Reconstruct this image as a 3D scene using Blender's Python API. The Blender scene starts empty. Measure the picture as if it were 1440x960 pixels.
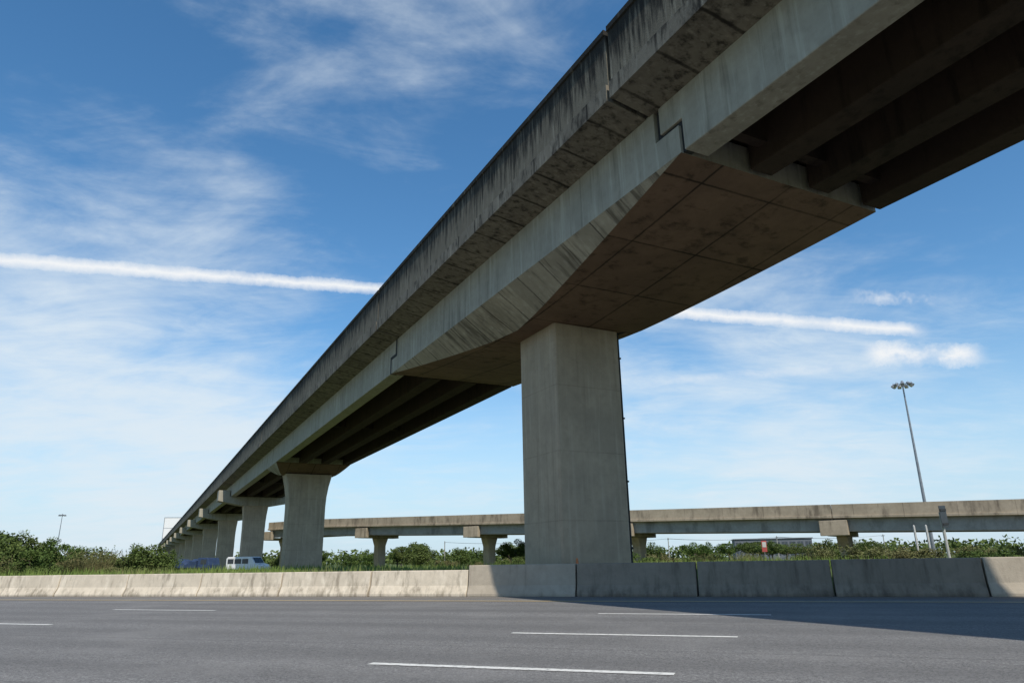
import bpy, math, random
from mathutils import Vector, Matrix, Quaternion
R = random.Random(7)
scene = bpy.context.scene
col = scene.collection
scene.view_settings.view_transform = 'Standard'
scene.view_settings.look = 'None'
scene.view_settings.exposure = 0

# ------------------------------------------------------------------ helpers
class MB:
    def __init__(s): s.v=[]; s.f=[]; s.m=[]
    def add(s, vs, fs, mi=0):
        o=len(s.v); s.v+= [tuple(v) for v in vs]
        for f in fs: s.f.append(tuple(i+o for i in f)); s.m.append(mi)
    def box(s,x0,x1,y0,y1,z0,z1,mi=0,M=None):
        vs=[Vector(p) for p in [(x0,y0,z0),(x1,y0,z0),(x1,y1,z0),(x0,y1,z0),(x0,y0,z1),(x1,y0,z1),(x1,y1,z1),(x0,y1,z1)]]
        if M is not None: vs=[M@v for v in vs]
        s.add(vs,[(0,3,2,1),(4,5,6,7),(0,1,5,4),(1,2,6,5),(2,3,7,6),(3,0,4,7)],mi)
    def prism(s,pts,axis,a,b,mi=0,n=1):
        k=len(pts); vs=[]
        for j in range(n+1):
            t=a+(b-a)*j/n
            for p in pts:
                vs.append((t,p[0],p[1]) if axis=='x' else (p[0],t,p[1]))
        fs=[]
        for j in range(n):
            for i in range(k):
                i2=(i+1)%k
                fs.append((j*k+i,j*k+i2,(j+1)*k+i2,(j+1)*k+i))
        fs.append(tuple(reversed(range(k)))); fs.append(tuple(n*k+i for i in range(k)))
        s.add(vs,fs,mi)
    def tube(s,p0,p1,r0,r1,seg=10,mi=0,caps=True):
        p0=Vector(p0);p1=Vector(p1);d=(p1-p0).normalized()
        a=d.orthogonal().normalized(); b=d.cross(a)
        vs=[]
        for p,r in((p0,r0),(p1,r1)):
            for i in range(seg):
                t=2*math.pi*i/seg; vs.append(p+(a*math.cos(t)+b*math.sin(t))*r)
        fs=[(i,(i+1)%seg,seg+(i+1)%seg,seg+i) for i in range(seg)]
        if caps: fs+= [tuple(reversed(range(seg))),tuple(range(seg,2*seg))]
        s.add(vs,fs,mi)
    def obj(s,name,mats,parent=None,bevel=0,smooth=False,recalc=True):
        me=bpy.data.meshes.new(name); me.from_pydata(s.v,[],s.f)
        if not isinstance(mats,(list,tuple)): mats=[mats]
        for m in mats: me.materials.append(m)
        for p,mi in zip(me.polygons,s.m): p.material_index=mi; p.use_smooth=smooth
        if recalc:
            import bmesh
            bm=bmesh.new(); bm.from_mesh(me); bmesh.ops.recalc_face_normals(bm,faces=bm.faces); bm.to_mesh(me); bm.free()
        o=bpy.data.objects.new(name,me); col.objects.link(o)
        if parent: o.parent=parent
        if bevel:
            b=o.modifiers.new("bevel",'BEVEL'); b.width=bevel; b.segments=2; b.limit_method='ANGLE'; b.angle_limit=math.radians(40)
        return o
def empty(name,loc=(0,0,0),rz=0):
    o=bpy.data.objects.new(name,None); o.empty_display_size=0.3; col.objects.link(o)
    o.location=loc; o.rotation_euler=(0,0,rz); return o
def tag(o,label=None,cat=None,group=None,kind=None):
    if label:o["label"]=label
    if cat:o["category"]=cat
    if group:o["group"]=group
    if kind:o["kind"]=kind
def copy_tree(src,loc,rz,sc):
    n=src.copy(); col.objects.link(n); n.location=loc; n.rotation_euler=(0,0,rz); n.scale=sc
    for c in src.children:
        k=c.copy(); col.objects.link(k); k.parent=n
    return n

# ------------------------------------------------------------------ materials
class NT:
    def __init__(s,name):
        s.mat=bpy.data.materials.new(name); s.mat.use_nodes=True; s.t=s.mat.node_tree
        s.n=s.t.nodes; s.l=s.t.links; s.b=s.n["Principled BSDF"]
    def new(s,t,**k):
        n=s.n.new(t)
        for a,v in k.items(): setattr(n,a,v)
        return n
    def link(s,a,b): s.l.new(a,b)
    def setin(s,sock,v):
        if isinstance(v,bpy.types.NodeSocket): s.l.new(v,sock)
        else: sock.default_value=v
    def math(s,op,a,b=0,c=None,clamp=False):
        n=s.new('ShaderNodeMath',operation=op,use_clamp=clamp)
        s.setin(n.inputs[0],a); s.setin(n.inputs[1],b)
        if c is not None: s.setin(n.inputs[2],c)
        return n.outputs[0]
    def coords(s,scale=(1,1,1),kind='Object'):
        tc=s.new('ShaderNodeTexCoord'); m=s.new('ShaderNodeMapping')
        m.inputs['Scale'].default_value=scale; s.link(tc.outputs[kind],m.inputs[0]); return m.outputs[0]
    def noise(s,vec,scale,detail=6,rough=.6,dist=0):
        n=s.new('ShaderNodeTexNoise'); s.link(vec,n.inputs['Vector'])
        n.inputs['Scale'].default_value=scale; n.inputs['Detail'].default_value=detail
        n.inputs['Roughness'].default_value=rough; n.inputs['Distortion'].default_value=dist
        return n.outputs[0]
    def rng(s,v,a,b,c=0,d=1,smooth=True):
        n=s.new('ShaderNodeMapRange'); n.interpolation_type='SMOOTHSTEP' if smooth else 'LINEAR'
        s.setin(n.inputs[0],v)
        for i,x in enumerate((a,b,c,d)): n.inputs[1+i].default_value=x
        return n.outputs[0]
    def mix(s,f,a,b,mode='MIX'):
        n=s.new('ShaderNodeMix',data_type='RGBA',blend_type=mode)
        s.setin(n.inputs[0],f)
        for i,x in((6,a),(7,b)):
            if isinstance(x,(tuple,list)): n.inputs[i].default_value=(*x[:3],1)
            else: s.link(x,n.inputs[i])
        return n.outputs[2]
    def bump(s,h,strength=.3,dist=.02):
        n=s.new('ShaderNodeBump'); n.inputs['Strength'].default_value=strength; n.inputs['Distance'].default_value=dist
        s.link(h,n.inputs['Height']); s.link(n.outputs[0],s.b.inputs['Normal'])

def concrete(name,base,alt,dark=(.03,.028,.024),streak=.5,sscale=(3,3,.35),thr=(.5,.72),zgrime=None,jx=None,jy=None,jz=None,jw=.02,joff=0,rough=.9,bump=.35,cell=None,cellamt=.5,patchamt=.35,pale=None,psc=(4.5,4.5,.5),jamt=.95):
    N=NT(name); c=N.coords()
    n1=N.noise(c,.55,5,.65,.4); colr=N.mix(N.rng(n1,.3,.72),base,alt)
    n2=N.noise(c,3.5,4,.7); colr=N.mix(N.rng(n2,.35,.75,0,.4),colr,tuple(x*.62 for x in base))
    if pale:
        pn=N.noise(N.coords(psc),1,4,.6); colr=N.mix(N.rng(pn,.5,.72,0,.65),colr,pale)
    sx=N.new('ShaderNodeSeparateXYZ'); N.link(c,sx.inputs[0])
    if cell:
        cb=N.new('ShaderNodeCombineXYZ')
        for i,sp in enumerate(cell):
            if sp: N.link(N.math('FLOOR',N.math('DIVIDE',N.math('ADD',sx.outputs[i],joff),sp)),cb.inputs[i])
        wn=N.new('ShaderNodeTexWhiteNoise'); N.link(cb.outputs[0],wn.inputs[0])
        colr=N.mix(N.rng(wn.outputs[0],0,1,0,cellamt,False),colr,tuple(x*.5 for x in base))
    st=N.noise(N.coords(sscale),1.0,5,.65)
    patch=N.noise(c,.25,2,.5)
    st=N.math('ADD',st,N.math('MULTIPLY',N.math('SUBTRACT',patch,.5),patchamt))
    if zgrime:
        g=N.rng(sx.outputs[2],zgrime[0],zgrime[1],zgrime[2],zgrime[3],False)
        st=N.math('ADD',st,g)
    colr=N.mix(N.rng(st,thr[0],thr[1],0,streak),colr,dark)
    wob=N.math('MULTIPLY',N.math('SUBTRACT',n2,.5),.05)
    for ax,sp in((0,jx),(1,jy),(2,jz)):
        if sp:
            f=N.math('PINGPONG',N.math('ADD',N.math('ADD',sx.outputs[ax],joff),wob),sp/2)
            ln=N.math('SUBTRACT',1,N.rng(f,jw*.4,jw*1.6))
            colr=N.mix(N.math('MULTIPLY',ln,N.rng(n1,.25,.65,.25*jamt,jamt)),colr,dark)
    N.link(colr,N.b.inputs['Base Color']); N.b.inputs['Roughness'].default_value=rough
    N.b.inputs['Specular IOR Level'].default_value=.2
    h=N.noise(c,22,3,.7); N.bump(h,bump,.02); return N.mat
def plain(name,c,rough=.6,metal=0,var=.25,scale=3):
    N=NT(name); co=N.coords(); n=N.noise(co,scale,3)
    k=N.mix(N.rng(n,.3,.75),c,tuple(x*(1-var) for x in c))
    N.link(k,N.b.inputs['Base Color']); N.b.inputs['Roughness'].default_value=rough; N.b.inputs['Metallic'].default_value=metal
    return N.mat

M_parapet=concrete("stained_parapet_concrete",(.20,.175,.13),(.15,.13,.098),(.014,.013,.011),streak=.93,sscale=(6.5,6.5,.75),thr=(.40,.72),zgrime=(13.1,14.75,-.12,.26),jx=3.0,jw=.03,bump=.6,pale=(.31,.28,.215),psc=(9,9,.6),patchamt=.2)
M_edge=concrete("slab_edge_concrete",(.25,.22,.17),(.175,.15,.115),(.018,.015,.012),streak=.85,sscale=(4.5,3.2,1.6),thr=(.45,.72),jx=1.5,jw=.045,cell=(1.5,0,0),cellamt=.4,pale=(.34,.305,.24),psc=(7,4,.9),patchamt=.25)
M_girder=concrete("girder_concrete",(.39,.36,.285),(.31,.288,.23),(.10,.085,.06),streak=.55,sscale=(3.6,3.6,.22),thr=(.5,.76),bump=.3,pale=(.47,.445,.365),psc=(6,6,.3))
M_inner=concrete("shade_darkened_girder_concrete",(.06,.041,.029),(.042,.030,.022),(.009,.008,.006),streak=.6,thr=(.5,.75))  # girder concrete with the shade under the deck painted into its colour
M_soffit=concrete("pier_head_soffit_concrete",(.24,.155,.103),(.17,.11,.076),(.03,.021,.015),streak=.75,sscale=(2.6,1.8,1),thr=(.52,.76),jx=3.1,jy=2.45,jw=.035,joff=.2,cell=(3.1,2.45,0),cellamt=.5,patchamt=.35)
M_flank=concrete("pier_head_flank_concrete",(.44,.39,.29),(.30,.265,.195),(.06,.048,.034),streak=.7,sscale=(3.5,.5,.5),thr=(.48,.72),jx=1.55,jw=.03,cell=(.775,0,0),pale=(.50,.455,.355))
M_pier=concrete("pier_concrete",(.43,.345,.24),(.34,.275,.195),(.14,.105,.07),streak=.5,sscale=(3.2,3.2,.12),thr=(.52,.8),patchamt=.2,bump=.35,pale=(.46,.38,.275),psc=(5,5,.25),jz=2.45,jw=.018,jamt=.35)
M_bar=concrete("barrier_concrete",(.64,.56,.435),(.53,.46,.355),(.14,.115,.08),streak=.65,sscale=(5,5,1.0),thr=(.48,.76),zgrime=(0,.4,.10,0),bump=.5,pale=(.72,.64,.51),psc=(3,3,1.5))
M_bar3=concrete("weathered_part_lit_barrier_concrete",(.42,.365,.285),(.35,.30,.23),(.10,.08,.06),streak=.5,sscale=(4,4,.6),thr=(.52,.82),bump=.4,patchamt=.15)  # stained; mid tone paints partial sun on blocks at the overpass shadow's ends
M_bar2=concrete("grimy_shaded_barrier_concrete",(.27,.23,.178),(.225,.19,.147),(.06,.05,.038),streak=.65,sscale=(3.5,3.5,.4),thr=(.48,.8),zgrime=(0,.45,.14,0),bump=.4,patchamt=.15)  # grime streaks over a base tone darkened to paint in the overpass shadow
M_far=concrete("ramp_concrete",(.42,.35,.255),(.32,.265,.19),(.09,.072,.052),streak=.7,sscale=(1.2,1.2,.35),thr=(.47,.74),jx=5,jw=.03,jamt=.6)
M_fargird=concrete("ramp_girder_concrete",(.36,.345,.30),(.28,.265,.23),(.10,.09,.075),streak=.5,sscale=(.8,.8,.3))
M_black=plain("dark_rubber",(.02,.02,.02),.8)
M_steel=plain("galvanised_steel",(.30,.31,.32),.45,.6)
M_white=plain("white_paint",(.75,.75,.73),.4,0,.1)
M_dull=plain("dull_white_paint",(.45,.44,.41),.6,0,.2)
M_glass=plain("dark_glass",(.03,.035,.04),.08,0,.1)
M_blue=plain("blue_tarpaulin",(.03,.055,.12),.6,0,.4,2)
M_orange=plain("orange_plastic",(.55,.17,.04),.5)
M_red=plain("red_paint",(.38,.06,.05),.5)
M_light=plain("lamp_lens",(.6,.6,.55),.2)

def asphalt():
    N=NT("worn_asphalt"); c=N.coords()
    n=N.noise(c,34,4,.95); a=N.mix(N.rng(n,.38,.62),(.085,.083,.08),(.31,.303,.29))
    n_m=N.noise(N.coords((5,11,1)),1,4,.75); a=N.mix(N.rng(n_m,.4,.68,0,.4),a,(.105,.102,.098))
    big=N.noise(N.coords((.05,.8,1)),1,5,.6); a=N.mix(N.rng(big,.35,.7,0,.5),a,(.13,.127,.122))
    sx=N.new('ShaderNodeSeparateXYZ'); N.link(c,sx.inputs[0])
    w=N.math('PINGPONG',N.math('ADD',sx.outputs[1],.3),.95)
    a=N.mix(N.rng(w,.1,.9,0,.28),a,(.085,.083,.08))
    pt=N.noise(c,.35,4,.6); a=N.mix(N.rng(pt,.5,.7,0,.35),a,(.25,.243,.23))
    seam=N.math('PINGPONG',N.math('ADD',sx.outputs[1],1.95),1.95)
    sn=N.noise(N.coords((.3,3,1)),1,4,.6)
    sm=N.math('MULTIPLY',N.math('SUBTRACT',1,N.rng(N.math('ADD',seam,N.math('MULTIPLY',sn,.06)),.03,.09)),.35); a=N.mix(sm,a,(.06,.058,.055))
    dn=N.noise(N.coords((.4,2.5,1)),1,4,.7)
    dirt=N.math('MULTIPLY',N.rng(sx.outputs[1],-20.6,-22.7),N.rng(dn,.3,.65,.2,.8)); a=N.mix(dirt,a,(.20,.175,.14))
    N.link(a,N.b.inputs['Base Color']); N.b.inputs['Roughness'].default_value=.85; N.b.inputs['Specular IOR Level'].default_value=.2
    N.bump(n,.8,.012); return N.mat
M_asph=asphalt()
def paint(name,c):
    N=NT(name); co=N.coords(); n=N.noise(co,14,5,.75)
    k=N.mix(N.rng(n,.48,.70,0,.85),c,(.2,.198,.19)); N.link(k,N.b.inputs['Base Color']); N.b.inputs['Roughness'].default_value=.7; return N.mat
M_line=paint("worn_white_road_paint",(.68,.67,.62)); M_yel=paint("worn_yellow_road_paint",(.5,.37,.16))
def grassm(name,a,b,c3):
    N=NT(name); c=N.coords(); n=N.noise(c,.4,5,.7); k=N.mix(N.rng(n,.3,.7),a,b)
    n2=N.noise(c,.09,3,.6); k=N.mix(N.rng(n2,.5,.7,0,.7),k,c3)
    N.link(k,N.b.inputs['Base Color']); N.b.inputs['Roughness'].default_value=.9; N.b.inputs['Specular IOR Level'].default_value=.1; return N.mat
M_ground=grassm("grassy_ground",(.075,.11,.03),(.11,.13,.045),(.15,.13,.07))
M_grass=grassm("grass_blades",(.11,.18,.035),(.17,.21,.06),(.23,.21,.10))
def leafm(name,a,b,c3):
    N=NT(name); c=N.coords(); n=N.noise(c,1.1,3,.7); k=N.mix(N.rng(n,.35,.65),a,b)
    oi=N.new('ShaderNodeObjectInfo'); k=N.mix(N.math('MULTIPLY',oi.outputs['Random'],.45),k,c3)
    N.link(k,N.b.inputs['Base Color']); N.b.inputs['Roughness'].default_value=.75; N.b.inputs['Specular IOR Level'].default_value=.1
    return N.mat
M_leaf=leafm("foliage",(.045,.082,.020),(.10,.145,.035),(.13,.14,.05))
M_dry=leafm("dry_foliage",(.11,.12,.045),(.17,.17,.07),(.15,.11,.055))
M_bark=plain("bark",(.10,.08,.06),.9,0,.4,6)

# ------------------------------------------------------------------ geometry frames
BR=math.radians(117.3); BO=Vector((12.68,6.55,0))
RR=math.radians(160.5)
def road_w(s,m,z=0):
    r=Vector((math.cos(RR),math.sin(RR),0)); n=Vector((-r.y,r.x,0)); return r*s-n*m+Vector((0,0,z))

# ------------------------------------------------------------------ ground & road
g=MB(); g.add([(-4000,-4000,0),(4000,-4000,0),(4000,4000,0),(-4000,4000,0)],[(0,1,2,3)])
o=g.obj("ground",M_ground); tag(o,"flat green grassy ground reaching to the horizon","ground",kind="structure")
g=MB(); g.add([(-400,-23.6,.01),(400,-23.6,.01),(400,9,.01),(-400,9,.01)],[(0,1,2,3)])
o=g.obj("road",M_asph); o.rotation_euler=(0,0,RR); tag(o,"grey worn asphalt motorway with white lane markings","road",kind="structure")
g=MB()
for row,st in((15.9,.2),(11.6,.65),(7.9,1.1),(4.1,1.6)):
    for k in range(-8,12):
        a=st+13.9*k
        g.add([(a,-row-.075,.016),(a+3.55,-row-.075,.016),(a+3.55,-row+.075,.016),(a,-row+.075,.016)],[(0,1,2,3)])
o=g.obj("lane_markings",M_line); o.rotation_euler=(0,0,RR); tag(o,"broken white lane lines painted on the asphalt","road marking",kind="structure")
g=MB()
g.add([(-300,-20.55,.016),(300,-20.55,.016),(300,-20.3,.016),(-300,-20.3,.016)],[(0,1,2,3)])
o=g.obj("shoulder_line",M_yel); o.rotation_euler=(0,0,RR); tag(o,"faded yellow shoulder line along the motorway edge","road marking",kind="structure")
g=MB(); g.add([(-300,-82,.01),(300,-82,.01),(300,-72,.01),(-300,-72,.01)],[(0,1,2,3)])
o=g.obj("service_road",M_asph); o.rotation_euler=(0,0,RR); tag(o,"asphalt service road running under the overpass","road",kind="structure")
g=MB(); nx,ny=120,24
def vz(s,m):
    e=min(1,(m-23.6)/4)*min(1,(69.62-m)/6); return .02+e*(.56+.10*math.sin(s*.21)+.08*math.sin(s*.53+m*.3))
for j in range(ny+1):
    for i in range(nx+1):
        s=-90+240*i/nx; m=23.62+46*j/ny; g.v.append((s,-m,vz(s,m)))
for j in range(ny):
    for i in range(nx):
        a=j*(nx+1)+i; g.f.append((a,a+1,a+nx+2,a+nx+1)); g.m.append(0)
o=g.obj("grass_verge",M_ground,smooth=True); o.rotation_euler=(0,0,RR); tag(o,"low grassy verge behind the concrete barriers","grass",kind="structure")
g=MB()
for i in range(46000):
    s=R.uniform(-45,75); m=24.0+45*R.random()**1.6
    if R.random()<.35 and math.sin(s*.9)+math.sin(s*.37+m)<0: continue
    z=vz(s,m)-.02
    h=R.uniform(.12,.42)*(1.5 if math.sin(s*.31+2)>.6 else 1); w=R.uniform(.015,.045); a=R.uniform(0,math.pi)
    dx,dy=math.cos(a)*w,math.sin(a)*w; lx,ly=R.uniform(-.15,.15),R.uniform(-.15,.15)
    g.add([(s-dx,-m-dy,z),(s+dx,-m+dy,z),(s+lx,-m+ly,z+h)],[(0,1,2)])
o=g.obj("grass",M_grass,recalc=False); o.rotation_euler=(0,0,RR); tag(o,"rough green grass growing on the verge","grass",kind="stuff")

# ------------------------------------------------------------------ barriers
def barrier_mesh(name,L,H,wide,mat):
    b=MB(); t=.09 if not wide else .14; w=.30 if not wide else .33
    b.prism([(w,0),(w,.09),(t+.07,.36),(t,H),(-t,H),(-t-.07,.36),(-w,.09),(-w,0)],'x',-L/2,L/2,n=6)
    return b.obj(name,mat,bevel=.025)
prA=barrier_mesh("concrete_barrier",3.74,.86,False,M_bar)
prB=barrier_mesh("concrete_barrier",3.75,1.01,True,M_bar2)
ua=ub=False
for k in range(-9,16):
    c=9.9+3.8*k+1.9; left=k>=0
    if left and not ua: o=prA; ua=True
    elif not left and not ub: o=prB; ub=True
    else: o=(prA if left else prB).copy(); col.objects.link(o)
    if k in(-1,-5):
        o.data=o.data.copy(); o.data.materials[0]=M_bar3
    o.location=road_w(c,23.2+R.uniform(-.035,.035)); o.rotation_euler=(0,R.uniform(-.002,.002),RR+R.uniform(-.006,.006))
    tag(o,"pale sunlit concrete jersey barrier at the motorway edge" if left else "taller grimy concrete barrier, colour darkened for shade, beneath the overpass","barrier","concrete barriers along the motorway edge")
for m in (M_bar,M_bar2,M_bar3):
    nt=m.node_tree; oi=nt.nodes.new('ShaderNodeObjectInfo'); mu=nt.nodes.new('ShaderNodeMath'); mu.operation='MULTIPLY'; mu.inputs[1].default_value=50
    nt.links.new(oi.outputs['Random'],mu.inputs[0]); cb=nt.nodes.new('ShaderNodeCombineXYZ'); nt.links.new(mu.outputs[0],cb.inputs[0])
    for n in nt.nodes:
        if n.type=='MAPPING': nt.links.new(cb.outputs[0],n.inputs['Location'])

# ------------------------------------------------------------------ main bridge
bridge=empty("elevated_highway_bridge",BO,BR)
tag(bridge,"long weathered concrete highway overpass on tall piers","bridge")
P2=74.0; SP=37.5
joints=[-60,12.5,33.4,P2]+[P2+SP*k for k in range(1,13)]
for i in range(len(joints)-1):
    a=joints[i]+.065; b=joints[i+1]-.065; n=max(1,int((b-a)/6))
    p=MB()
    p.prism([(3.62,12.33),(4.70,12.52),(4.88,12.52),(4.88,13.02),(-4.88,13.02),(-4.88,12.52),(-4.70,12.52),(-3.62,12.33)],'x',a,b,n=n)
    p.obj("deck_slab",M_edge,bridge)
    for sg in(1,-1):
        p=MB(); p.prism([(4.80*sg,13.024),(4.80*sg,14.60),(4.85*sg,14.63),(4.85*sg,14.79),(4.56*sg,14.79),(4.56*sg,14.0),(4.30*sg,13.3),(4.30*sg,13.024)],'x',a,b,n=n)
        p.obj("parapet",M_parapet,bridge)
for x in (12.5,33.4,P2):
    p=MB(); p.box(x-.064,x+.064,4.45,4.70,12.6,14.70); p.obj("joint_seal",M_black,bridge)
ys=(3.245,1.08,-1.08,-3.245)
def girder(x0,x1,nib0,nib1):
    for y in ys:
        p=MB(); w=.375
        pts=[(x0,10.65),(x1,10.65)]
        if nib1: pts+= [(x1,11.55),(x1+.83,11.55),(x1+.83,12.40)]
        else: pts+=[(x1,12.40)]
        if nib0: pts+=[(x0-.83,12.40),(x0-.83,11.55),(x0,11.55)]
        else: pts+=[(x0,12.40)]
        p.prism(pts,'y',y-w,y+w)
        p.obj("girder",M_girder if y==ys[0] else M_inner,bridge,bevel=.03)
    for xx in ([x0+.5,x1-.5,(x0+x1)/2]):
        p=MB()
        for j in range(3): p.box(xx-.15,xx+.15,ys[j+1]+.376,ys[j]-.376,11.1,12.32)
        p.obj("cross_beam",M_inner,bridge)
girder(-58,11.25,False,True)
girder(34.80,P2-2.8,True,False)
for x0,x1,hw,yf in((11.315,12.17,.06,3.54),(34.71,33.85,.085,3.63)):   # rubber seals in the half joints
    p=MB()
    p.box(x0-hw,x0+hw,3.3,yf,10.66,11.485+hw); lo,hi=min(x0,x1),max(x0,x1)
    p.box(lo+hw+.001,hi-hw-.001,3.3,yf,11.485-hw,11.485+hw); p.box(x1-hw,x1+hw,3.3,yf,11.485-hw,12.33)
    p.obj("joint_seal",M_black,bridge)
for i in range(3,len(joints)-1):
    a=joints[i]; b=joints[i+1]
    girder(a+(3.0 if i==3 else .04),b-.04,False,False)
def head(xc,half,zb0,hw0,name="pier_head",nib=True):
    p=MB(); x0,x1=xc-half,xc+half
    if nib: pts=[(x0,10.65),(x1,10.65),(x1,11.42),(x1-.9,11.42),(x1-.9,12.36),(x0+.9,12.36),(x0+.9,11.42),(x0,11.42)]
    else: pts=[(x0,10.65),(x1,10.65),(x1,12.36),(x0,12.36)]
    k=len(pts); vs=[(q[0],-3.62,q[1]) for q in pts]+[(q[0],3.62,q[1]) for q in pts]
    fs=[tuple(range(k)),tuple(range(k,2*k))]+[(i,(i+1)%k,k+(i+1)%k,k+i) for i in range(1,k)]
    p.add(vs,fs,0)
    n=24; vs=[]
    for i in range(n+1):
        x=x0+(x1-x0)*i/n; u=abs(x-xc)/half
        v=max(0,(u-.13)/.87); zb=zb0+(10.65-zb0)*(v**1.25); hw=hw0+(3.62-hw0)*u**.95
        if i in(0,n): zb=10.649; hw=3.62
        vs+=[(x,3.62,10.65),(x,hw,zb),(x,-hw,zb),(x,-3.62,10.65)]
    for i in range(n):
        a=i*4;b=a+4
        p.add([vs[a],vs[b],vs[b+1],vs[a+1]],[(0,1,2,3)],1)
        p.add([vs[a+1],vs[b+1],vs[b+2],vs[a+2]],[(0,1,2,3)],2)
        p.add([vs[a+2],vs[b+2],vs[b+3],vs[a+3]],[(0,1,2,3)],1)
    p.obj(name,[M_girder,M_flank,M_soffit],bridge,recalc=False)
head(23,11.62,9.75,2.15)
head(P2,2.95,9.75,2.5,nib=False)
def pier(x,W,D,ztop,flare,y0=0):
    p=MB(); hw=W/2; hd=D/2; c=.07
    prof=[(0,0),(ztop-3.2,0),(ztop-2.2,flare*.12),(ztop-1.2,flare*.42),(ztop,flare)] if flare else [(0,0),(ztop,0)]
    ring=lambda f:[(hd,hw+f-c),(hd-c,hw+f),(-hd+c,hw+f),(-hd,hw+f-c),(-hd,-hw-f+c),(-hd+c,-hw-f),(hd-c,-hw-f),(hd,-hw-f+c)]
    vs=[];fs=[]
    for z,f in prof: vs+=[(x+a,b+y0,z) for a,b in ring(f)]
    for j in range(len(prof)-1):
        for i in range(8): fs.append((j*8+i,j*8+(i+1)%8,(j+1)*8+(i+1)%8,(j+1)*8+i))
    fs+=[tuple(range(8)),tuple((len(prof)-1)*8+i for i in range(8))]
    p.add(vs,fs); return p.obj("pier",M_pier,bridge)
pier(23,2.95,2.8,9.82,0,-.16); pier(P2,3.6,2.2,9.78,.5); pier(-25,2.95,2.8,10.7,0)
for kk in range(1,12):
    x=P2+SP*kk
    pier(x,3.0,1.8,9.42,.25)
    p=MB(); p.prism([(5.3,10.0),(5.3,11.5),(3.72,11.5),(3.72,10.64),(-3.72,10.64),(-3.72,11.5),(-5.3,11.5),(-5.3,10.0),(-2.1,9.4),(2.1,9.4)],'x',x-1.0,x+1.0); p.obj("pier_cap",M_girder,bridge,bevel=.04)
p=MB(); px,py=21.72,-1.69
p.tube((px,py,0.3),(px,py,9.8),.05,.05)
for z in (1.5,3.9,6.3,8.7): p.box(px-.07,px+.07,py-.07,py+.06,z-.03,z+.03)
p.tube((px,py,9.7),(px-.9,py-.75,9.98),.035,.035)
p.obj("drain_pipe",M_black,bridge)

# ------------------------------------------------------------------ distant ramp overpass
d2=Vector((-.804,.595,0)).normalized(); A2=math.atan2(d2.y,d2.x)
ramp=empty("ramp_overpass",(52.6,75,0),A2); tag(ramp,"lower concrete ramp overpass on short piers","bridge")
def zt(s): return 6.12+.028*min(s,110)
def rampspan(a,b):
    n=4
    p=MB()
    def sweep(pts,mb,mi=0):
        k=len(pts); vs=[];fs=[]
        for j in range(n+1):
            s=a+(b-a)*j/n
            vs+=[(s,q[0],zt(s)+q[1]) for q in pts]
        for j in range(n):
            for i in range(k): fs.append((j*k+i,j*k+(i+1)%k,(j+1)*k+(i+1)%k,(j+1)*k+i))
        fs+=[tuple(range(k)),tuple(n*k+i for i in range(k))]
        mb.add(vs,fs,mi)
    sweep([(4.65,-1.5),(4.65,-1.25),(4.5,-1.22),(4.5,0),(4.25,0),(4.1,-1.15),(-4.1,-1.15),(-4.25,0),(-4.5,0),(-4.65,-1.25),(-4.65,-1.5),(-3.6,-1.6),(3.6,-1.6)],p)
    p.obj("parapet_deck",M_far,ramp)
    for y in(3.7,1.2,-1.2,-3.7):
        p=MB(); sweep([(y+.3,-2.95),(y+.3,-1.57),(y-.3,-1.57),(y-.3,-2.95)],p); p.obj("girder",M_fargird,ramp)
ps=[-62.8,-36.1,-9.4,17.3,44,70.7,96.2,124.1]
for i in range(len(ps)-1): rampspan(ps[i]+.04,ps[i+1]-.04)
for s in ps:
    z=zt(s)-2.97
    p=MB(); p.box(s-.8,s+.8,-3.9,4.6,z-.5,z); p.box(s-1.5,s+1.5,4.15,4.75,z-.45,z+1.2); p.obj("pier_cap",M_far,ramp,bevel=.05)
    p=MB(); p.prism([(.9,0),(.9,z-1.8),(1.45,z-.51),(-1.45,z-.51),(-.9,z-1.8),(-.9,0)],'x',s-.6,s+.6); p.obj("pier",M_pier,ramp,bevel=.08)

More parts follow.
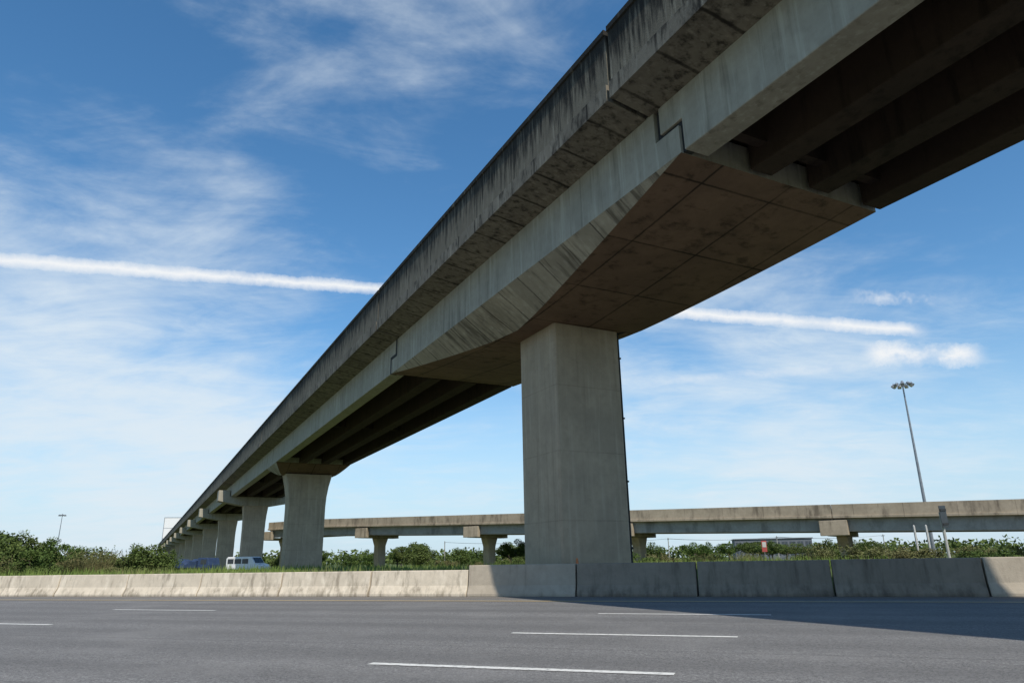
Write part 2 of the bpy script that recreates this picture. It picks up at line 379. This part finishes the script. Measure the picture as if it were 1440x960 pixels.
# ------------------------------------------------------------------ vegetation
def leaves(mb,cen,rad,n,size,rr):
    for i in range(n):
        th=rr.uniform(0,2*math.pi); ph=math.acos(rr.uniform(-1,1)); q=rr.random()**.45
        p=Vector((cen[0]+rad[0]*q*math.sin(ph)*math.cos(th),cen[1]+rad[1]*q*math.sin(ph)*math.sin(th),cen[2]+rad[2]*q*math.cos(ph)))
        if p.z<.05: continue
        a=Vector((rr.gauss(0,1),rr.gauss(0,1),rr.gauss(0,.7))).normalized(); b=a.orthogonal().normalized()
        b=(Quaternion(a,rr.uniform(0,6.28))@b); s=size*rr.uniform(.6,1.4)
        mb.add([p-a*s*.5,p+b*s*.28,p+a*s*.5,p-b*s*.28],[(0,1,2,3)])
def make_plant(kind,seed,mat):
    rr=random.Random(seed); e=empty("tree" if kind=="tree" else "bush")
    t=MB(); c=MB(); tips=[]
    if kind=="tree":
        t.tube((0,0,0),(.1,.05,1.5),.16,.11,8); base=Vector((.1,.05,1.5))
        for i in range(9):
            a=rr.uniform(0,6.28); L=rr.uniform(1.0,2.1); up=rr.uniform(.5,1.5)
            m=base+Vector((math.cos(a)*L*.5,math.sin(a)*L*.5,up*.8)); e2=base+Vector((math.cos(a)*L,math.sin(a)*L,up*1.5))
            t.tube(base,m,.07,.045,6); t.tube(m,e2,.045,.015,5); tips+= [m,e2]
        tips.append(base+Vector((0,0,2.3)))
        for p in tips: leaves(c,p,(rr.uniform(.45,.95),rr.uniform(.45,.95),rr.uniform(.3,.65)),rr.randint(160,330),.20,rr)
    else:
        for i in range(11):
            a=rr.uniform(0,6.28); L=rr.uniform(.3,1.4); z=rr.uniform(.9,2.0)*(1.25-L*.4)
            e2=Vector((math.cos(a)*L,math.sin(a)*L,z)); t.tube((math.cos(a)*.1,math.sin(a)*.1,0),e2,.035,.012,5); tips.append(e2)
            tips.append(Vector((e2.x*1.1,e2.y*1.1,z*.5)))
        for p in tips: leaves(c,p,(rr.uniform(.35,.65),rr.uniform(.35,.65),rr.uniform(.25,.6)),rr.randint(120,230),.15,rr)
        for i in range(30):
            a=rr.uniform(0,6.28); L=rr.uniform(.2,1.5); zz=rr.uniform(1.3,2.3)
            leaves(c,(math.cos(a)*L,math.sin(a)*L,zz-.3),(.08,.08,.4),12,.12,rr)
    t.obj("trunk",M_bark,e,recalc=False); c.obj("crown",mat,e,recalc=False); return e
def make_reed(seed):
    rr=random.Random(seed); e=empty("tall_grass_clump"); c=MB()
    for i in range(420):
        a=rr.uniform(0,6.28); L=rr.random()**.6*1.3; x,y=math.cos(a)*L,math.sin(a)*L; h=rr.uniform(1.0,2.4); lx,ly=rr.gauss(0,.35),rr.gauss(0,.35); w=.025
        c.add([(x-w,y,0),(x+w,y,0),(x+lx*.3+w*.8,y+ly*.3,h*.6),(x+lx*.3-w*.8,y+ly*.3,h*.6)],[(0,1,2,3)])
        c.add([(x+lx*.3-w*.8,y+ly*.3,h*.6),(x+lx*.3+w*.8,y+ly*.3,h*.6),(x+lx,y+ly,h)],[(0,1,2)])
        if rr.random()<.3: leaves(c,(x+lx,y+ly,h),(.05,.05,.15),8,.1,rr)
    c.obj("blades",M_dry,e,recalc=False); return e
protos={'t':[make_plant("tree",s,M_leaf) for s in(1,2,3)],'b':[make_plant("bush",s,M_leaf) for s in(4,5,6)],'d':[make_plant("bush",s,M_dry) for s in(8,9)],'r':[make_reed(3)]}
base={'t':4.7,'b':2.5,'d':2.5,'r':2.2}
info={'t':("leafy green tree with uneven rounded crown","tree","trees beyond the motorway"),'b':("dense green bush growing on the verge","bush","bushes beyond the motorway"),
 'd':("olive brown bush with dry twigs on the verge","bush","bushes beyond the motorway"),'r':("tall pale wild grass clump on the verge","grass clump","tall grass clumps on the verge")}
used=set()
def put(k,x,y,h,wf=1.0):
    i=R.randrange(len(protos[k])); src=protos[k][i]; s=h/base[k]; rz=R.uniform(0,6.28)
    if (k,i) not in used:
        used.add((k,i)); o=src; o.location=(x,y,0); o.rotation_euler=(0,0,rz); o.scale=(s*wf,s*wf,s)
    else: o=copy_tree(src,(x,y,0),rz,(s*wf,s*wf,s))
    l,c,g_=info[k]; tag(o,l,c,g_)
for x,y,h,k,w in [(-47,62,5.0,'t',1.1),(-45.3,60,4.7,'t',1.1),(-43.5,61,4.7,'t',1.1),(-41.8,59,4.0,'b',1.0),(-42.3,62,4.6,'t',1),(-39.8,62,4.0,'t',.9),(-38,58,3.0,'b',1.1),(-36.4,60,2.7,'b',1),(-50,66,5.5,'t',1),(-53,70,5.5,'t',1),(-46,57,2.6,'b',1.2),(-43,55,2.1,'d',1.3),(-40,54,1.9,'d',1.2),
  (-35.4,58,2.2,'d',1.2),(-34.2,57,2.2,'r',1),(-33.3,59,2.3,'r',1),(-32.2,56,2.1,'r',1.2),(-33.5,60,2.3,'d',1),(-31.3,59,2.4,'b',1.3),(-30.5,60,3.2,'b',1.0),(-29.8,60,3.0,'b',1.0),(-29.1,61,2.5,'b',.9),(-31.5,55,1.6,'r',1),(-37,53,1.8,'r',1.1),(-34,53,1.6,'b',1.4),(-30,54,1.4,'d',1.3)]:
    put(k,x,y,h,w)
for i in range(26):
    y=R.uniform(150,180); x=-50+i*5.25+R.uniform(-2,2); put('t' if R.random()<.7 else 'b',x,y,R.uniform(3.6,5.2) if i!=5 else 6.2,R.uniform(1.1,1.6))
for x,y,h in [(0.5,120,5.0),(-1.2,124,4.6),(-24,170,6.0),(-27,172,5.4)]: put('t',x,y,h)
for i in range(42):
    x=8+i*1.08+R.uniform(-.9,.9); y=R.uniform(52,76)+(4 if x<20 else 0)
    put(R.choice('bbddrd'),x,y,R.uniform(1.15,1.9),R.uniform(1.1,1.9))
for i in range(16):
    put(R.choice('bdb'),-9+i*1.1-R.uniform(0,3),R.uniform(70,95),R.uniform(1.2,1.7),1.4)
for i in range(12): put(R.choice('bbt'),-60-i*9+R.uniform(-3,3),R.uniform(95,130),R.uniform(4,5.5),1.5)
for x,y,h in((57,175,4.8),(61,182,5.2),(66,178,4.2),(71,185,4.6),(76,180,4.3)): put('t',x,y,h,1.5)
g=MB(); rr=random.Random(5)
for i in range(480):
    a=math.radians(rr.uniform(-52,52)); Dd=rr.uniform(330,420); x,y=math.sin(a)*Dd,math.cos(a)*Dd
    h=rr.uniform(3.5,8)
    leaves(g,(x,y,h*.5),(rr.uniform(4,8),rr.uniform(3,6),h*.5),50,1.7,rr)
o=g.obj("distant_wood",M_leaf,recalc=False); tag(o,"far-off low green wood along the horizon","wood",kind="stuff")

# ------------------------------------------------------------------ poles, signs, building
def mast(loc,H,label):
    e=empty("floodlight_mast",loc); tag(e,label,"street light","tall floodlight masts")
    p=MB(); p.tube((0,0,0),(0,0,.5),.42,.42,12); p.tube((0,0,.5),(0,0,H),.27,.10,12); p.obj("pole",M_steel,e)
    p=MB(); seg=20; Rr=.85
    for i in range(seg):
        a=2*math.pi*i/seg;b=2*math.pi*(i+1)/seg
        p.tube((Rr*math.cos(a),Rr*math.sin(a),H-.25),(Rr*math.cos(b),Rr*math.sin(b),H-.25),.05,.05,6)
    for i in range(4):
        a=math.pi*i/2+.3; p.tube((0,0,H-.1),(Rr*math.cos(a),Rr*math.sin(a),H-.25),.04,.04,6)
    p.tube((0,0,H-.4),(0,0,H+.35),.2,.14,10); p.obj("lamp_ring",M_steel,e)
    for i in range(9):
        a=2*math.pi*i/9
        M=Matrix.Translation((1.12*math.cos(a),1.12*math.sin(a),H-.35))@Matrix.Rotation(a,4,'Z')@Matrix.Rotation(math.radians(35),4,'Y')
        q=MB(); q.box(-.16,.34,-.24,.24,-.02,.26,0,M); q.box(-.14,.32,-.22,.22,-.06,-.02,1,M); q.tube(M@Vector((0,0,.26)),M@Vector((-.25,0,.42)),.03,.03,6); q.obj("lamp_head",[M_steel,M_light],e,bevel=.02)
mast((57.3,100,0),25.0,"tall grey floodlight mast with ring of lamps")
mast((-190,300,0),22.5,"tall grey floodlight mast with ring of lamps")
e=empty("road_sign",(20.45,34.5,0),math.radians(49)); tag(e,"road sign on white post with dark panel turned edgeways","road sign")
p=MB(); p.tube((0,0,0),(0,0,3.0),.07,.07,10); p.obj("post",M_dull,e)
p=MB(); p.box(-.62,.62,-.13,-.105,2.3,3.3); p.obj("panel",plain("dark_sign_back",(.04,.045,.05),.6),e,bevel=.01)
p=MB(); p.box(-.55,.55,-.16,-.131,2.4,2.5); p.box(-.55,.55,-.16,-.131,3.05,3.15); p.obj("rail",M_black,e)
e.rotation_euler=(0,math.radians(-3),math.radians(47))
for x,y in((33.1,60),(34.1,60)):
    e=empty("marker_post",(x,y,0)); tag(e,"slim white concrete marker post in the verge","post","white marker posts in the verge")
    p=MB(); p.box(-.065,.065,-.065,.065,0,3.3); p.add([(-.065,-.065,3.3),(.065,-.065,3.3),(.065,.065,3.3),(-.065,.065,3.3),(0,0,3.4)],[(0,1,4),(1,2,4),(2,3,4),(3,0,4)]); p.obj("shaft",M_dull,e)
    p=MB(); p.box(-.14,.14,-.14,.14,0,.5); p.obj("footing",M_pier,e)
e=empty("warning_sign",(19.8,58,0)); tag(e,"small red and white sign on a thin pole","sign")
p=MB(); p.tube((0,0,0),(0,0,2.3),.04,.04,8); p.obj("post",M_steel,e)
p=MB(); p.box(-.2,.2,-.07,-.05,1.45,2.3); p.obj("panel",M_red,e)
p=MB(); p.box(-.15,.15,-.085,-.071,1.8,2.2); p.obj("symbol_plate",M_dull,e)
e=empty("traffic_cone",tuple(road_w(6.3,24.0,.3))); tag(e,"orange traffic cone behind the barrier by the pier","traffic cone")
p=MB(); p.box(-.2,.2,-.2,.2,-.1,.04); p.obj("base",M_black,e)
p=MB(); p.tube((0,0,.04),(0,0,.88),.14,.03,14); p.obj("body",M_orange,e)
e=empty("low_building",(78,222,0),math.radians(-12)); tag(e,"long low grey building with rows of windows","building")
p=MB(); p.box(-11,11,-5,5,0,5.9); p.obj("wall",plain("building_wall",(.13,.145,.165),.8),e)
p=MB(); p.box(-11.3,11.3,-5.3,5.3,5.903,6.15); p.obj("roof",M_steel,e)
M_win=plain("window_glass",(.06,.07,.085),.3,0,.2)
for fl in(1.2,3.8):
    for i in range(10):
        p=MB(); x=-9.9+i*2.2; p.box(x-.8,x+.8,-5.06,-5.003,fl,fl+1.3); p.box(x-.03,x+.03,-5.09,-5.061,fl,fl+1.3,1); p.obj("window",[M_win,M_steel],e)
e=empty("billboard",(-211,442,0),math.radians(15)); tag(e,"blank white billboard on a grey steel frame","billboard")
p=MB(); p.box(-4.6,4.6,-.3,.3,17.5,29.5); p.obj("panel",M_white,e)
p=MB()
for x in(-4.75,4.75): p.box(x-.14,x+.14,-.4,.4,14,29.8)
for z in(17.3,29.7): p.box(-4.6,4.6,-.42,-.305,z-.15,z+.15)
p.box(-4.6,4.6,-.36,-.305,23.3,23.5); p.box(-.1,.1,-.36,-.305,17.5,23.2); p.obj("frame",M_steel,e)
for x in(-4,0,4):
    p=MB(); p.tube((x,.65,0),(x,.65,28),.3,.3,8); p.obj("leg",M_steel,e)
poles=[(-20,205),(12,207),(44,209),(76,211),(108,213)]
for i,(x,y) in enumerate(poles):
    e=empty("utility_pole",(x,y,0)); tag(e,"grey concrete utility pole carrying power lines","utility pole","utility poles beyond the ramp overpass")
    p=MB(); p.tube((0,0,0),(0,0,6.6),.17,.11,8); p.obj("pole",M_fargird,e)
    p=MB(); p.box(-.06,.06,-1.0,1.0,6.1,6.22); p.obj("crossarm",M_steel,e)
    if i<len(poles)-1:
        dx=poles[i+1][0]-x; dy=poles[i+1][1]-y
        p=MB()
        for oy in(-.9,0,.9):
            for j in range(8):
                a,b=j/8,(j+1)/8; f=lambda t:(dx*t,dy*t+oy,6.3-2.4*t*(1-t)); p.tube(f(a),f(b),.03,.03,4)
        p.obj("wires",M_black,e)

# ------------------------------------------------------------------ vehicles
def wheel(e,x,y,r=.36,w=.24):
    h=empty("wheel"); h.parent=e; h.location=(x,y,r)
    p=MB(); p.tube((0,-w/2,0),(0,w/2,0),r,r,20); p.obj("tyre",M_black,h,bevel=.03)
    p=MB(); p.tube((0,-w/2-.01,0),(0,w/2+.01,0),r*.58,r*.58,14); p.obj("rim",M_steel,h)
van=empty("van",(-33.2,90.5,0.01),RR+math.pi); tag(van,"white van with dark windows parked under the overpass","van")
p=MB(); p.prism([(-2.6,.4),(2.55,.4),(2.62,.95),(2.45,1.15),(1.75,1.32),(1.2,2.0),(.9,2.1),(-2.4,2.1),(-2.6,1.9)],'y',-.93,.93); p.obj("body",M_white,van,bevel=.07)
for a,b in((-2.35,-1.45),(-1.3,-.3),(-.15,.75)):
    for sg in(1,-1):
        p=MB(); p.box(a,b,.932*sg,.945*sg,1.28,1.85); p.obj("window",M_glass,van)
p=MB(); p.add([(1.76,-.8,1.36),(1.76,.8,1.36),(1.26,.75,1.99),(1.26,-.75,1.99)],[(0,1,2,3)]); p.obj("windscreen",M_glass,van)
for y in(-.72,.72):
    p=MB(); p.box(2.56,2.64,y-.14,y+.14,.75,.95); p.obj("headlight",M_light,van)
for x in(-1.7,1.7):
    for y in(-.85,.85): wheel(van,x,y)
tr=empty("truck",(-41.7,93.4,0.01),RR+math.pi); tag(tr,"flatbed truck with cargo covered in blue tarpaulin","truck")
p=MB(); p.box(-3.9,3.8,-1.05,1.05,.7,.9); p.obj("chassis",M_black,tr)
p=MB(); n=14; vs=[];fs=[]
for i in range(n+1):
    x=-3.9+5.9*i/n; hh=1.65+.25*math.sin(i*1.1)+.1*math.sin(i*2.3)
    vs+=[(x,-1.15,.9),(x,-1.15,hh*.93),(x,-.5,hh+.12),(x,.5,hh+.1),(x,1.15,hh*.93),(x,1.15,.9)]
for i in range(n):
    for j in range(6): fs.append((i*6+j,i*6+(j+1)%6,(i+1)*6+(j+1)%6,(i+1)*6+j))
fs+=[tuple(range(6)),tuple(n*6+i for i in range(6))]
p.add(vs,fs); p.obj("tarpaulin",M_blue,tr)
p=MB(); p.prism([(2.1,.5),(3.85,.5),(3.9,1.2),(3.65,2.05),(2.15,2.1)],'y',-1.0,1.0); p.obj("cab",M_blue,tr,bevel=.06)
for sg in(1,-1):
    p=MB(); p.box(2.6,3.5,1.002*sg,1.015*sg,1.3,1.85); p.obj("window",M_glass,tr)
for x in(-2.8,-1.7,3.0):
    for y in(-.95,.95): wheel(tr,x,y,.45,.28)

# ------------------------------------------------------------------ sun, sky, camera
ld=Vector((-.290,.785,-1)).normalized()
sl=bpy.data.lights.new("sun",'SUN'); sl.energy=4.4; sl.angle=math.radians(.5); sl.color=(1,.93,.83)
so=bpy.data.objects.new("sun",sl); col.objects.link(so); so.rotation_euler=ld.to_track_quat('-Z','Y').to_euler()
w=bpy.data.worlds.new("World"); scene.world=w; w.use_nodes=True
class WN(NT):
    def __init__(s,w): s.t=w.node_tree; s.n=s.t.nodes; s.l=s.t.links
W=WN(w); bg=W.n["Background"]
sky=W.new('ShaderNodeTexSky'); sky.sky_type='NISHITA'; sky.sun_disc=False
sky.sun_elevation=math.asin(-ld.z); sky.sun_rotation=math.atan2(.290,-.785); sky.air_density=1.0; sky.dust_density=.4; sky.ozone_density=2.0
tc=W.new('ShaderNodeTexCoord'); D=tc.outputs['Generated']
sp=W.new('ShaderNodeSeparateXYZ'); W.link(D,sp.inputs[0])
zz=W.math('ADD',W.math('MAXIMUM',sp.outputs[2],0),.16)
cb=W.new('ShaderNodeCombineXYZ'); W.link(W.math('DIVIDE',sp.outputs[0],zz),cb.inputs[0]); W.link(W.math('DIVIDE',sp.outputs[1],zz),cb.inputs[1])
def mp(v,sc,rot=0,loc=(0,0,0)):
    m=W.new('ShaderNodeMapping'); m.inputs['Scale'].default_value=sc; m.inputs['Rotation'].default_value=(0,0,rot); m.inputs['Location'].default_value=loc; W.link(v,m.inputs[0]); return m.outputs[0]
P=cb.outputs[0]
n1=W.noise(mp(P,(1.1,1.6,1),.35,(3.1,1.7,0)),1.5,7,.62,.6)
n2=W.noise(mp(P,(1.4,3.0,1),-.5,(7,2,0)),1.8,6,.64,.9)
n3=W.noise(mp(D,(3,3,9),0,(1.3,5.2,0)),1.2,6,.58,.3)
def blob(px,lo,hi,amt):
    v=Vector(px).normalized(); n=W.new('ShaderNodeVectorMath',operation='DOT_PRODUCT'); W.link(D,n.inputs[0]); n.inputs[1].default_value=v
    return W.rng(n.outputs['Value'],math.cos(math.radians(hi)),math.cos(math.radians(lo)),0,amt)
def pdir(x,y):
    u=x-720; v=480-y; return (u,935-.299*v,293+.954*v)
mask=blob(pdir(60,480),2,24,.21)
for b in [blob(pdir(600,100),1,19,.05),blob(pdir(330,80),2,17,.02),blob(pdir(300,500),3,18,.08),blob(pdir(1000,540),3,18,.11),blob(pdir(1250,600),3,16,.07),blob(pdir(1200,400),2,12,.03),
          blob(pdir(20,0),3,15,-.12),blob(pdir(400,300),2,13,-.08),blob(pdir(1320,330),4,12,-.07)]:
    mask=W.math('ADD',mask,b)
low=W.rng(sp.outputs[2],.38,.0,0,.11,False)
dens=W.math('ADD',W.math('MULTIPLY',n1,.50),W.math('MULTIPLY',n2,.34))
dens=W.math('ADD',dens,W.math('MULTIPLY',n3,.56))
dens=W.math('SUBTRACT',dens,.19)
dens=W.math('ADD',W.math('ADD',dens,mask),low)
cf=W.rng(dens,.49,.99,0,.9)
cn=W.noise(mp(D,(14,14,14)),2.4,5,.75)
def trail(p1,p2,w0,w1,x0,x1,x2,x3,amt,wob,brk=(.3,.6,.5,1)):
    A=Vector(p1).normalized(); C=Vector(p2).normalized(); Nn=A.cross(C).normalized()
    nd=W.new('ShaderNodeVectorMath',operation='DOT_PRODUCT'); W.link(D,nd.inputs[0]); nd.inputs[1].default_value=Nn
    off=W.math('MULTIPLY',W.math('SUBTRACT',cn,.5),wob)
    dist=W.math('ABSOLUTE',W.math('ADD',nd.outputs['Value'],off))
    al=W.rng(sp.outputs[0],-.62,.5,w0,w1,False)
    core=W.math('POWER',W.math('SUBTRACT',1,W.math('DIVIDE',dist,al),clamp=True),.7)
    bk=W.rng(W.noise(mp(D,(9,9,9)),1.8,4,.7),*brk)
    en=W.math('MULTIPLY',W.rng(sp.outputs[0],x0,x1),W.rng(sp.outputs[0],x3,x2))
    return W.math('MULTIPLY',W.math('MULTIPLY',core,bk),W.math('MULTIPLY',en,amt))
def px_(x,y): return Vector(pdir(x,y)).normalized().x
tr1=trail((-718,897,415),(570,933.5,298),.0095,.0095,-.70,-.57,.49,.52,1.0,.012,(.3,.5,.7,1))
tr2=trail(pdir(1215,505),pdir(1380,512),.016,.016,px_(1205,508),px_(1240,508),px_(1350,508),px_(1395,508),1.0,.03,(.3,.5,.4,1))
tr3=trail(pdir(1190,424),pdir(1370,437),.010,.010,px_(1180,430),px_(1240,430),px_(1320,430),px_(1380,430),.6,.02,(.4,.6,.1,1))
tr4=trail(pdir(900,540),pdir(1200,524),.007,.007,px_(880,530),px_(1000,530),px_(1150,530),px_(1260,530),.35,.01,(.35,.6,.3,1))
tt=W.math('MAXIMUM',W.math('MAXIMUM',tr1,tr2),W.math('MAXIMUM',tr3,tr4))
hs=W.new('ShaderNodeHueSaturation'); hs.inputs['Hue'].default_value=.495; hs.inputs['Saturation'].default_value=1.25; hs.inputs['Value'].default_value=1.42; W.link(sky.outputs[0],hs.inputs['Color'])
hz=W.rng(sp.outputs[2],.0,.32,1,0)
base_sky=W.mix(W.math('MULTIPLY',hz,.85),hs.outputs[0],(4.5,6.3,7.9))
skycol=W.mix(cf,base_sky,(6.8,7.6,8.2))
skycol=W.mix(tt,skycol,(8.1,8.3,8.5))
W.link(skycol,bg.inputs['Color']); bg.inputs['Strength'].default_value=.11

cam=bpy.data.cameras.new("camera"); co=bpy.data.objects.new("camera",cam); col.objects.link(co)
cam.sensor_width=36; cam.lens=24.5; cam.clip_end=12000; cam.clip_start=.05
co.matrix_world=Matrix.Translation((0,0,1.15))@Matrix.Rotation(math.radians(107.4),4,'X')@Matrix.Rotation(math.radians(-1.0),4,'Z')
scene.camera=co
